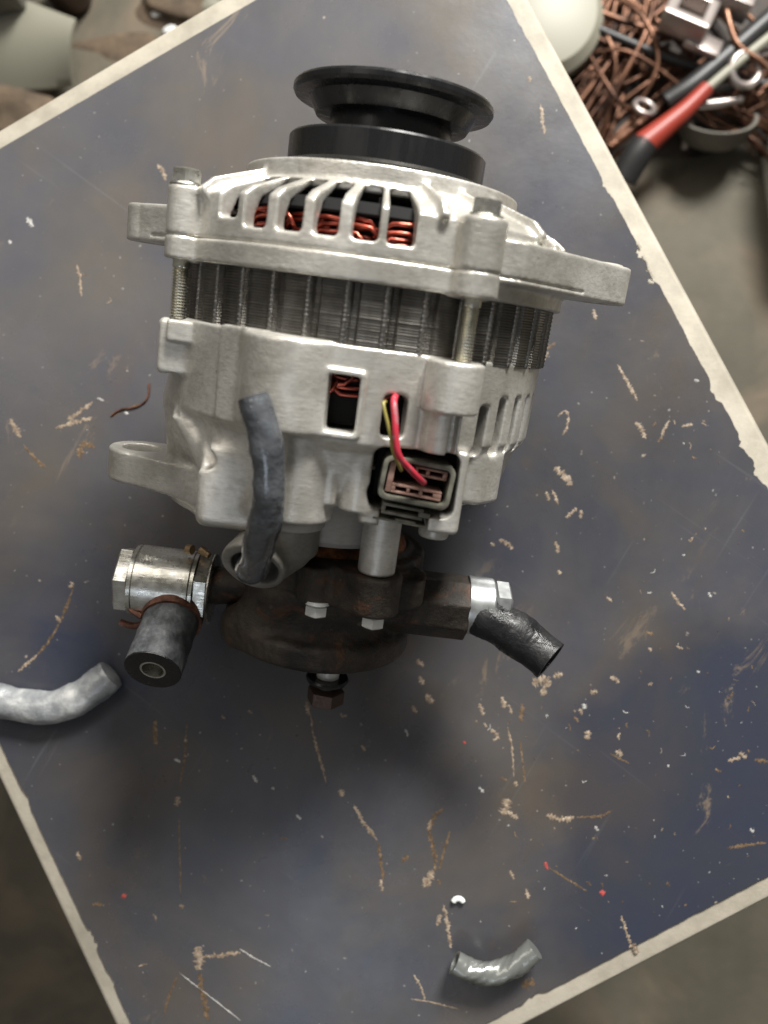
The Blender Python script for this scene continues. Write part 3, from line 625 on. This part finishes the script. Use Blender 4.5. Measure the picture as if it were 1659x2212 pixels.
part('boot_rim', lathe([(6, -64.6), (10.2, -64.6), (10.5, -65.2), (10.5, -66.6), (10.1, -67.1), (6, -67.1)], 40), 'capgrey').matrix_basis = AM @ Matrix.Translation((-.0155, 0, .0387))
part('boot_seal', lathe([(6, -61), (9.2, -61), (9.4, -64.7), (6, -64.7)], 40), 'dark').matrix_basis = AM @ Matrix.Translation((-.0155, 0, .0387))
part('cable_sleeve', hose(P, rr, 3.3, 3, 22, lump=.018, seed=3), 'sleeve', sharp=60)
# vacuum pump
v = Vol((-48, -122, -42), (60, -72, 50), .6)
vp = alt
v.add(v.ext(v.circ(-3, -1, 29), -118, -80, 1.), .1)
v.add(v.ext(v.circ(-4.5, -1, 33.6), -119.4, -111, 2.), 7.)
v.add(v.cap3((-30, -114, 12), (-16, -96, 22), 7, 7), 6.)
v.add(v.ext(v.circ(-2, 0, 33), -92.5, -81.5, 1.), 1.5)
v.add(v.ext(v.caps(-2, 20, 12.8, 38.5, 14, 8.4), -92.3, -79.4, .9), 2.); v.add(v.ext(v.caps(-2, 16, -5.5, 33, 14, 6.5), -93, -80.5, .9), 2.)
v.add(v.ext(v.caps(2, 8, 22, 26, 15, 8), -93, -82, 1.), 3.)
oct_ = np.maximum(np.maximum(np.abs(v.y+98), np.abs(v.z-11)), (np.abs(v.y+98)+np.abs(v.z-11))/1.414)
v.add(np.maximum(oct_-10.6, np.maximum(v.x-47.5, 10-v.x)), 1.4)
v.cut(v.ext(v.circ(26, 31, 5), -84, -70, .3), 1.)
pm = v.mesh('vacuum_pump'); pm.materials.append(M['castiron']); pump = link('vacuum_pump', pm, alt, AM)
part('rusty_gasket', lathe([(5, -74.6), (22, -74.6), (25.5, -75.4), (29, -78.5), (29.5, -80.8), (5, -80.8)], 64), 'rust', pump).location = (-.0055, 0, .002)
for x_, z_, y_ in ((-4.6, 35.5, -91.6), (13.6, 40.4, -91.2)):
    mb = MB().add(*lathe([(4.7, y_), (4.8, y_-1), (4.3, y_-1.4), (3, y_-1.4)], 24), t=[x_, 0, z_]).add(*hexprism(6.6, y_-6.0, y_-1.4, ch=1.3), t=[x_, 0, z_]); part('pump_bolt', mb, 'palebolt', pump)
# right hand port: plated union with a taped hose
part('port_union', lathe([(5, 47), (10.2, 47), (10.3, 47.6), (10.3, 55.4), (9.8, 56), (5, 56)], 40, 'x'), 'whitezinc').matrix_basis = AM @ Matrix.Translation((0, -.0965, .0115))
part('union_hex', hexprism(16.6, 56.1, 62.2, 'x', 1.6, .75), 'whitezinc').matrix_basis = AM @ Matrix.Translation((0, -.0965, .0115))
P = spline([(51, -97.5, 13), (55.3, -99, 16.5), (61.5, -101, 18), (69, -104.6, 19.5), (77, -108.4, 24.5)], 40)
part('taped_hose', hose(P, [5.5, 6.9]+[7.6+.4*math.sin(i*.3+1) for i in range(38)], 5.8, 8, 30, lump=.012, seed=8), 'tape', sharp=70)
part('tape_tail', tube(spline([(50.5, -96, 17), (53, -101, 19), (57, -104, 22), (61, -103.5, 24)], 12), .7, 6), 'tape')
# left hand banjo union and cut hose
part('pipe_stub', tube([(-46, -106, -2), (-24, -103, -2)], 7, 20), 'castiron')
X0 = -61.5
bj = part('banjo_body', lathe([(5, -9.5), (12.3, -9.5), (13.1, -8.9), (13.1, 10.4), (12.3, 11), (5, 11)], 56, 'x'), 'zinc'); bj.matrix_basis = AM @ Matrix.Translation((X0*MM, -.1075, -.003))
part('banjo_bolt', hexprism(21.6, -16.2, -10.6, 'x', 1.2, .28), 'zinc', bj); part('copper_washer', lathe([(6, -10.7), (12.9, -10.7), (12.9, -9.4), (6, -9.4)], 40, 'x'), 'zinc', bj)
part('union_nut', hexprism(22.6, 12, 17, 'x', .8, .5), 'zinc', bj); part('copper_washer', lathe([(6, 10.9), (13.0, 10.9), (13.0, 12.1), (6, 12.1)], 40, 'x'), 'zinc', bj)
part('collar_flange', lathe([(6, 17), (12.8, 17), (13, 17.5), (12.4, 18), (6, 18)], 40, 'x'), 'zinc', bj)
part('grease_nipple', MB().add(*tube([(-49, -92.5, -1), (-45.5, -93.5, 1)], [1.7, 1.0], 10)).add(*tube([(-53.5, -92, 1), (-51.5, -91.8, 2)], 1.8, 10)), 'brass')
hd = unit((.075, -.40, .92)); h0 = np.array([-56.8, -112.2, -4.])
P = [h0+hd*k for k in np.linspace(2, 15.4, 8)]
part('hose_collar', MB().add(*tube(P[:7], [10.6, 11, 11, 11, 11, 10.9, 10.7], 40)), 'collar')
P = [h0+hd*k+np.array([-.35, -.25, 0])*max(0, k-12)*.35 for k in np.linspace(6, 33.5, 16)]
hh = part('cut_hose', hose(P, [9.75+.12*math.sin(i*1.7) for i in range(16)], 4.4, 9, 40, lump=.006, seed=4), 'rubber', sharp=50)
make('cut_face', lathe([(4.3, -.1), (9.7, -.1), (9.6, .35), (7, .5), (4.6, .3), (4.3, -3)], 40, 'z', True), 'tape', hh, sharp=20, mtx=Matrix.LocRotScale(Vector(P[-1]*MM), Vector(P[-1]-P[-2]).to_track_quat('Z', 'Y'), None))
e = np.array(P[-1]); t_ = unit(P[-1]-P[-2]); part('hose_liner', hose([e-t_*8, e-t_*3, e+t_*.25], 4.45, 3.75, 8, 28), 'zinc', hh)
e = np.array([-73.5, -113, 4]); part('copper_strand', tube(spline([e, e+[3, -2, 3], e+[7, -4, 4]], 8), 1.1, 7), 'collar')
part('copper_strand', tube(spline([(-76, -123.5, 0), (-71, -124, 1), (-66, -122, 2)], 8), 1.3, 7), 'collar')
# shaft bolt at the tail
mb = MB(); pr = [(2.6, -119)]
y = -120
while y > -129.5: pr += [(3.4, y), (2.8, y-.6)]; y -= 1.2
pr += [(3.3, -130), (3.3, -141)]
tb = part('tail_bolt', mb.add(*lathe(pr, 24), t=[2, 0, 0]), 'steel', sharp=60)
part('black_washer', MB().add(*lathe([(3.5, -135.6), (7.7, -135.6), (8.1, -136.4), (7.7, -137.4), (3.5, -137.4)], 40), t=[2, 0, 0]), 'black', tb)
part('tail_nut', MB().add(*hexprism(12.2, -146.8, -140.2, ch=1.4, ph=.35), t=[2.2, 0, 0]), 'brownnut', tb)
part('bolt_collar', MB().add(*lathe([(2, -128.6), (4.3, -128.6), (4.3, -136), (2, -136)], 32), t=[2, 0, 0]), 'palebolt', tb)

# ------------------------------------------------------------------ loose things on the board
def lay(pts, z): return spline([on_plane(x, y, z) for x, y in pts], 36)
P = lay([(-14, 1510), (40, 1522), (110, 1528), (165, 1510), (208, 1482), (240, 1456)], 5.3)
o = make('cable_sleeve', tube(P, [6.9*(1+.035*math.sin(i*.7)) for i in range(33)]+[6.7, 6.6, 6.2], 26, lump=.012, seed=12, squash=.74), 'sleeve2', sharp=60)
tagt(o, 'pale grey curved sleeve offcut at the left edge of the board beside the cut hose', 'cable sleeve')
P = lay([(982, 2078), (1010, 2094), (1045, 2102), (1085, 2098), (1120, 2080), (1155, 2050)], 8.5)
n = len(P); seg = 30; T = np.gradient(P, axis=0); V = []; x = None
for k in range(n):
    t_ = unit(T[k]); x = unit(np.cross([0, 0, 1], t_)); y = np.cross(t_, x)
    for i in range(seg):
        a = i*2*math.pi/seg; r = 4.2*(1+.07*math.sin(3*a+k*.42)*(1 if 5 < k < 31 else .4)+(.05*math.sin(7*a+k*1.5)+.03*math.sin(12*a+k*2.1))*(1 if 4 < k < 32 else .3))*(1.05 if k < 6 else 1)
        V.append(P[k]+x*math.cos(a)*r+y*math.sin(a)*r)
f = [(k*seg+i, k*seg+(i+1) % seg, (k+1)*seg+(i+1) % seg, (k+1)*seg+i) for k in range(n-1) for i in range(seg)]
nv = len(V); c = P[0]; V = np.array(V); t_ = unit(P[1]-P[0]); i1 = c+(V[:seg]-c)*.72; i2 = i1+t_*5
V = np.vstack([V, i1, i2]); f += [(a+i, a+(i+1) % seg, b+(i+1) % seg, b+i) for a, b in ((0, nv), (nv, nv+seg)) for i in range(seg)]
f += [tuple(nv+seg+i for i in range(seg)), tuple((n-1)*seg+i for i in range(seg))]
o = make('twisted_sleeve', (V, f), 'foil', sharp=60); tagt(o, 'short twisted silvery sleeve offcut lying near the front edge of the board', 'cable sleeve')
c = on_plane(990, 1946, 1.2); V = []
a = np.linspace(.15, math.pi-.15, 12)
V, f = tube([c+np.array([2.0*math.cos(t), 1.9*math.sin(t)-1, 0]) for t in a], [.7]+[1.15]*10+[.7], 10)
o = make('plastic_chip', (V, f), 'white'); tagt(o, 'tiny white curved plastic chip lying above the twisted sleeve', 'chip')
P = spline([on_plane(*p, .5) for p in ((240, 897), (262, 884), (290, 880), (312, 868), (321, 850), (322, 828))], 20)
o = make('wire_strand', tube(P, .42, 6), 'collar'); tagt(o, 'thin dark curled wire strand lying left of the alternator', 'wire')

# ------------------------------------------------------------------ floor and scrap below the board
z0 = FZ
g = 2500; V = [(-g, -g, z0), (g, -g, z0), (g, g, z0), (-g, g, z0)]
fl = make('floor', (V, [(0, 1, 2, 3)]), 'floor'); fl['kind'] = 'structure'
def fp(px, py, h=0): return on_plane(px, py, z0+h)
def ftube(name, pts, r, mt, label, cat, group=None, n=30, seg=12, **k):
    P = spline([fp(*p) for p in pts], n); return tagt(make(name, tube(P, r, seg, **k), mt, sharp=60), label, cat, group)
rg = np.random.default_rng(21)
WL = [((1275,250),(1330,60)),((1288,262),(1360,40)),((1262,215),(1318,20)),((1300,285),(1372,150)),((1320,300),(1440,175)),((1255,190),(1300,-20)),((1290,110),(1400,90)),((1310,300),(1350,160)),((1340,320),(1420,235)),
      ((1330,40),(1470,120)),((1350,-10),(1380,120)),((1400,-10),(1390,110)),((1270,235),(1345,110)),((1300,200),(1410,150)),((1440,190),(1520,130)),((1380,20),(1460,90)),((1550,30),(1640,150)),((1580,-10),(1659,80)),((1600,160),(1690,150)),((1560,140),(1680,120)),((1330,-20),(1302,60)),((1310,90),(1420,130)),((1420,-20),(1500,30)),((1250,170),(1420,30)),((1265,205),(1380,60)),((1360,210),(1450,150)),((1520,100),(1600,210)),((1590,60),(1690,60))]
for k, (a, b) in enumerate(WL):
    a, b = np.array(a), np.array(b); a, b = a+(a-b)*.35, b+(b-a)*.5
    if k > 25: continue
    h = 4+10*rg.random()+k*.5; mx = ((a[0]+b[0])/2+rg.normal()*14, (a[1]+b[1])/2+rg.normal()*10, h+4)
    ftube('copper_wire', [(*a, h), mx, (*b, h)], 1.5+rg.random()*1.2, 'brcopper', 'bare brown copper wire tangled in the scrap pile beyond the right edge of the board', 'wire', 'copper wires in the scrap pile', 14, 8)
for k, pts in enumerate([((1230,-20,30),(1300,60,34),(1330,150,32),(1290,260,22)),((1420,-20,32),(1390,80,36),(1330,200,30),(1300,300,18)),((1250,120,26),(1350,110,36),(1450,170,32),(1540,260,22)),
                        ((1310,-20,30),(1390,40,38),(1420,140,36),(1360,260,24)),((1240,60,24),(1310,180,34),(1350,230,32),(1430,270,20)),((1560,-20,46),(1590,90,48),(1660,150,46),(1700,260,30))]):
    ftube('long_copper_wire', pts, [1.5, 2.2, 1.3, 1.8, 1.4, 2.0][k], 'brcopper', ['long copper wire bending down past the cream dish rim', 'thick copper wire curving from the top edge down to the board edge', 'thin copper wire running across under the thin black cable to the red sleeve',
        'copper wire arching close to the left side of the square clamp', 'thin curled copper wire low in the pile beside the ring terminal', 'copper wire hanging down at the upper right corner of the photograph'][k], 'wire')
ftube('copper_rod', [(1235, -10, 28), (1300, 28, 28), (1390, 60, 28), (1450, 78, 27), (1490, 100, 26)], 2.5, 'brcopper', 'bright orange copper rod running beside the thin black cable', 'rod')
ftube('thin_cable', [(1130, -30, 34), (1200, 10, 34), (1270, 52, 34), (1360, 92, 34), (1460, 132, 33), (1560, 160, 31), (1680, 188, 30)], 3.1, 'cable', 'thin black cable curving across the copper scrap', 'cable')
ftube('thick_cable', [(1700, 8, 40), (1600, 95, 40), (1500, 180, 38), (1438, 222, 34)], 7.2, 'cable', 'thick black cable with a bare copper end in the scrap pile', 'cable')
ftube('copper_lead', [(1440, 215, 30), (1400, 255, 27), (1350, 292, 24), (1318, 318, 22)], 4.4, 'brcopper', 'stranded copper lead emerging from the thick black cable', 'lead', lump=.06)
ftube('white_cable', [(1700, 50, 46), (1600, 130, 46), (1550, 172, 45), (1520, 198, 44)], 3.4, 'cream', 'off white cable running into the red sleeve', 'cable')
ftube('red_sleeve', [(1528, 190, 44), (1480, 238, 42), (1430, 280, 40), (1384, 318, 38)], [5.5+4.5*(i/29)**1.2 for i in range(30)], 'redsl', 'red tapered heat shrink sleeve on a cable end', 'sleeve')
ftube('black_boot', [(1392, 310, 38), (1372, 340, 36), (1345, 388, 30)], 10.5, 'cable', 'black rubber boot below the red sleeve', 'boot', seg=18)
def ringm(px, py, h, r, rt, tilt, mt, name, label, cat):
    c = fp(px, py, h); a = np.arange(25)*2*np.pi/24; x, y, _ = basis(tilt)
    P = [c+x*math.cos(t)*r+y*math.sin(t)*r for t in a]; tagt(make(name, tube(P, rt, 8, caps=False), mt, sharp=0), label, cat)
ringm(1392, 232, 34, 7.5, 2.2, (.3, .5, 1), 'clamp', 'ring_terminal', 'small plated ring terminal beside the stranded copper lead', 'terminal')
ringm(1610, 150, 44, 11, 3, (.2, -.2, 1), 'clamp', 'plated_ring', 'plated metal ring lying near the right edge on the scrap', 'ring')
c = fp(1478, 52, 40)
mb = MB().add(*ring_frame(rrect(-17, -17, 17, 17, 2), rrect(-9, -10, 10, 9, 1), 0, 16)).add(*boxm((-9, -10, 1), (10, 9, 3)))
a = -.45; R_ = np.array([[math.cos(a), -math.sin(a), 0], [math.sin(a), math.cos(a), 0], [0, 0, 1]]); R_ = R_ @ np.array([[1, 0, 0], [0, .94, .34], [0, -.34, .94]])
o = make('square_clamp', MB().add(*mb.data(), R=R_, t=c), 'clamp', bevel=.8); tagt(o, 'square plated metal clamp with a brown recess on the scrap pile', 'clamp')
o = make('metal_lug', MB().add(*boxm((-13, -8, 0), (13, 8, 5)), R=R_, t=fp(1515, 102, 42)), 'clamp', bevel=.8); tagt(o, 'folded plated lug just below the square clamp', 'lug')
o = make('metal_block', MB().add(*boxm((-16, -14, 0), (16, 14, 16)), R=R_, t=fp(1570, 12, 36)), 'clamp', bevel=1.2); tagt(o, 'plated metal block at the upper right of the scrap pile', 'block')
ftube('metal_lever', [(1500, 228, 34), (1560, 222, 34), (1602, 214, 34)], 3.2, 'clamp', 'straight plated metal lever right of the red sleeve', 'lever')
ftube('metal_lever', [(1490, 262, 26), (1478, 320, 12)], 2.6, 'clamp', 'thin plated prong hanging below the red sleeve', 'lever')
# copper braid lump and clamp cup
def lump(name, px, py, h, sx, sy, sz, mt, label, cat, seed, amp=.35, kind=None):
    bm = bmesh.new(); bmesh.ops.create_icosphere(bm, subdivisions=4, radius=1); rg2 = np.random.default_rng(seed)
    k = rg2.normal(size=(7, 3))*2.2; p = rg2.random(7)*6; c = fp(px, py, h)
    V = np.array([v_.co[:] for v_ in bm.verts]); d = 1+amp*np.sin(V @ k.T+p).mean(1)*1.8
    bm.verts.ensure_lookup_table(); f = [tuple(v_.index for v_ in q_.verts) for q_ in bm.faces]; bm.free()
    return tagt(make(name, (V*d[:, None]*[sx, sy, sz]+c, f), mt, sharp=0), label, cat)
def braid(px, py, h, ang, length, wid, cnt, label, seed, rd=1.2):
    rg3 = np.random.default_rng(seed); mb = MB(); c = fp(px, py, h); u = np.array([math.cos(ang), math.sin(ang), 0]); v_ = np.array([-u[1], u[0], 0])
    for k in range(cnt):
        o_ = rg3.normal()*wid*.45; hh = rg3.random()*12; l = length*(.6+.5*rg3.random()); q_ = rg3.normal(size=4)*4
        mb.add(*tube(spline([c+u*(-l/2)+v_*(o_*.5)+[0, 0, hh], c+u*(-l/6)+v_*(o_+q_[0])+[0, 0, hh+4+q_[1]], c+u*(l/6)+v_*(o_*1.2+q_[2])+[0, 0, hh+4], c+u*(l/2)+v_*(o_*1.7+q_[3])+[0, 0, hh*.4]], 9), rd*(.6+rg3.random()**2*1.1), 6))
    tagt(make('copper_braid', mb, 'brcopper', sharp=0), label, 'copper scrap')
braid(1588, 262, 12, -.5, 80, 15, 26, 'crumpled brown copper braid beside the plated lever', 3)
braid(1640, 190, 16, .7, 70, 22, 14, 'dark copper tangle at the right edge above the braid', 9)
braid(1290, 150, 3, 1.05, 220, 50, 10, 'loose copper strands close behind the right edge of the board', 12)
braid(1420, 30, 3, .95, 230, 60, 9, 'copper strands at the top edge left of the square clamp', 17)
V, f = lathe([(13, 0), (22, 1), (27, 8), (29, 18), (26.5, 18), (24, 9), (20, 4), (2, 4), (2, 0)], 40, 'z')
o = make('clamp_cup', MB().add(V, f, R=[[1, 0, 0], [0, .8, .6], [0, -.6, .8]], t=fp(1535, 300, 12)), 'grey'); tagt(o, 'dull grey metal cup under the copper braid', 'cup')
V, f = lathe([(2, 0), (30, 0), (42, 7), (48, 18), (48, 26), (42, 34), (24, 39), (2, 40)], 72, 'z')
o = make('cream_dish', MB().add(V, f, t=fp(1152, 84, 8)), 'cream'); tagt(o, 'smooth cream plastic dish half hidden behind the right edge of the board', 'dish')
lump('scrap_heap', 1400, 130, -2, 105, 75, 6, 'grime', 'low heap of dark brown scrap under the copper wires', 'scrap', 14, .25)
lump('scrap_heap', 1620, 90, -2, 60, 70, 7, 'grime', 'low heap of dark brown scrap at the top right corner', 'scrap', 15, .25)
o = make('carton', boxm((-28, -40, 0), (40, 42, 60)), 'carton', bevel=1); o.location = Vector(fp(1735, 418, 0)*MM); o.rotation_euler = (0, 0, .12); tagt(o, 'white carton with an orange stripe at the right edge', 'carton')
make('orange_stripe', boxm((-28.6, -12, 20), (41, 2, 60.6)), 'orange', o)
# top left
V = []; f = []
nu, nv_ = 22, 12
for s_ in (0, 1):
    for i in range(nu):
        for j in range(nv_):
            u, w_ = i/(nu-1), j/(nv_-1); x = -60+120*u; yb = -36*(1-(2*u-1)**2*.5)+10*u; V.append((x, yb*w_+30*(1-w_), 30-26*w_*w_-s_*3))
st_ = nu*nv_
for i in range(nu-1):
    for j in range(nv_-1):
        a = i*nv_+j; f += [(a, a+1, a+nv_+1, a+nv_), (st_+a, st_+a+nv_, st_+a+nv_+1, st_+a+1)]
for i in range(nu-1):
    for j in (0, nv_-1): a = i*nv_+j; f.append((a, a+nv_, st_+a+nv_, st_+a))
for j in range(nv_-1):
    for i in (0, nu-1): a = i*nv_+j; f.append((a, a+1, st_+a+1, st_+a))
o = make('cream_cover', MB().add(V, f, R=[[.92, .38, 0], [-.38, .92, 0], [0, 0, 1]], t=fp(25, 112, 6)), 'cream'); tagt(o, 'curved cream plastic cover lying at the top left', 'cover')
o = make('grey_block', boxm((-34, -16, 0), (24, 24, 34)), 'grey', bevel=3); o.location = Vector(fp(10, 14, 22)*MM); o.rotation_euler = (0, 0, .1); tagt(o, 'dark grey part resting on the cream cover in the corner', 'part')
V, f = lathe([(2, 0), (16, 0), (18, 4), (18.5, 30), (16.5, 30), (15, 4), (2, 4)], 40, 'z')
o = make('brown_cup', MB().add(V, f, t=fp(158, -8, 2)), 'brownnut'); tagt(o, 'dark brown round cup at the top edge beside the cream cover', 'cup')
lump('brown_scrap', 40, 232, 2, 40, 20, 9, 'rag', 'rusty brown scrap below the cream cover', 'scrap', 5)
lump('brown_scrap', 405, 8, 2, 38, 22, 9, 'rag', 'dark brown scrap at the top edge behind the board', 'scrap', 6)
lump('floor_scrap', 250, 105, -4, 62, 16, 6, 'rag', 'flat streak of brown scrap on the floor above the board', 'scrap', 31)
lump('cream_chunk', 470, -6, 6, 18, 14, 8, 'cream', 'pale cream chunk at the top edge touching the board edge', 'chunk', 8)
lump('white_chip', 338, 32, 3, 4, 3, 2, 'white', 'small white chip on the floor at the top left, the upper one', 'chip', 11)
lump('white_chip', 366, 66, 3, 5, 3, 2, 'white', 'small white chip on the floor close to the board edge, the lower one', 'chip', 12)
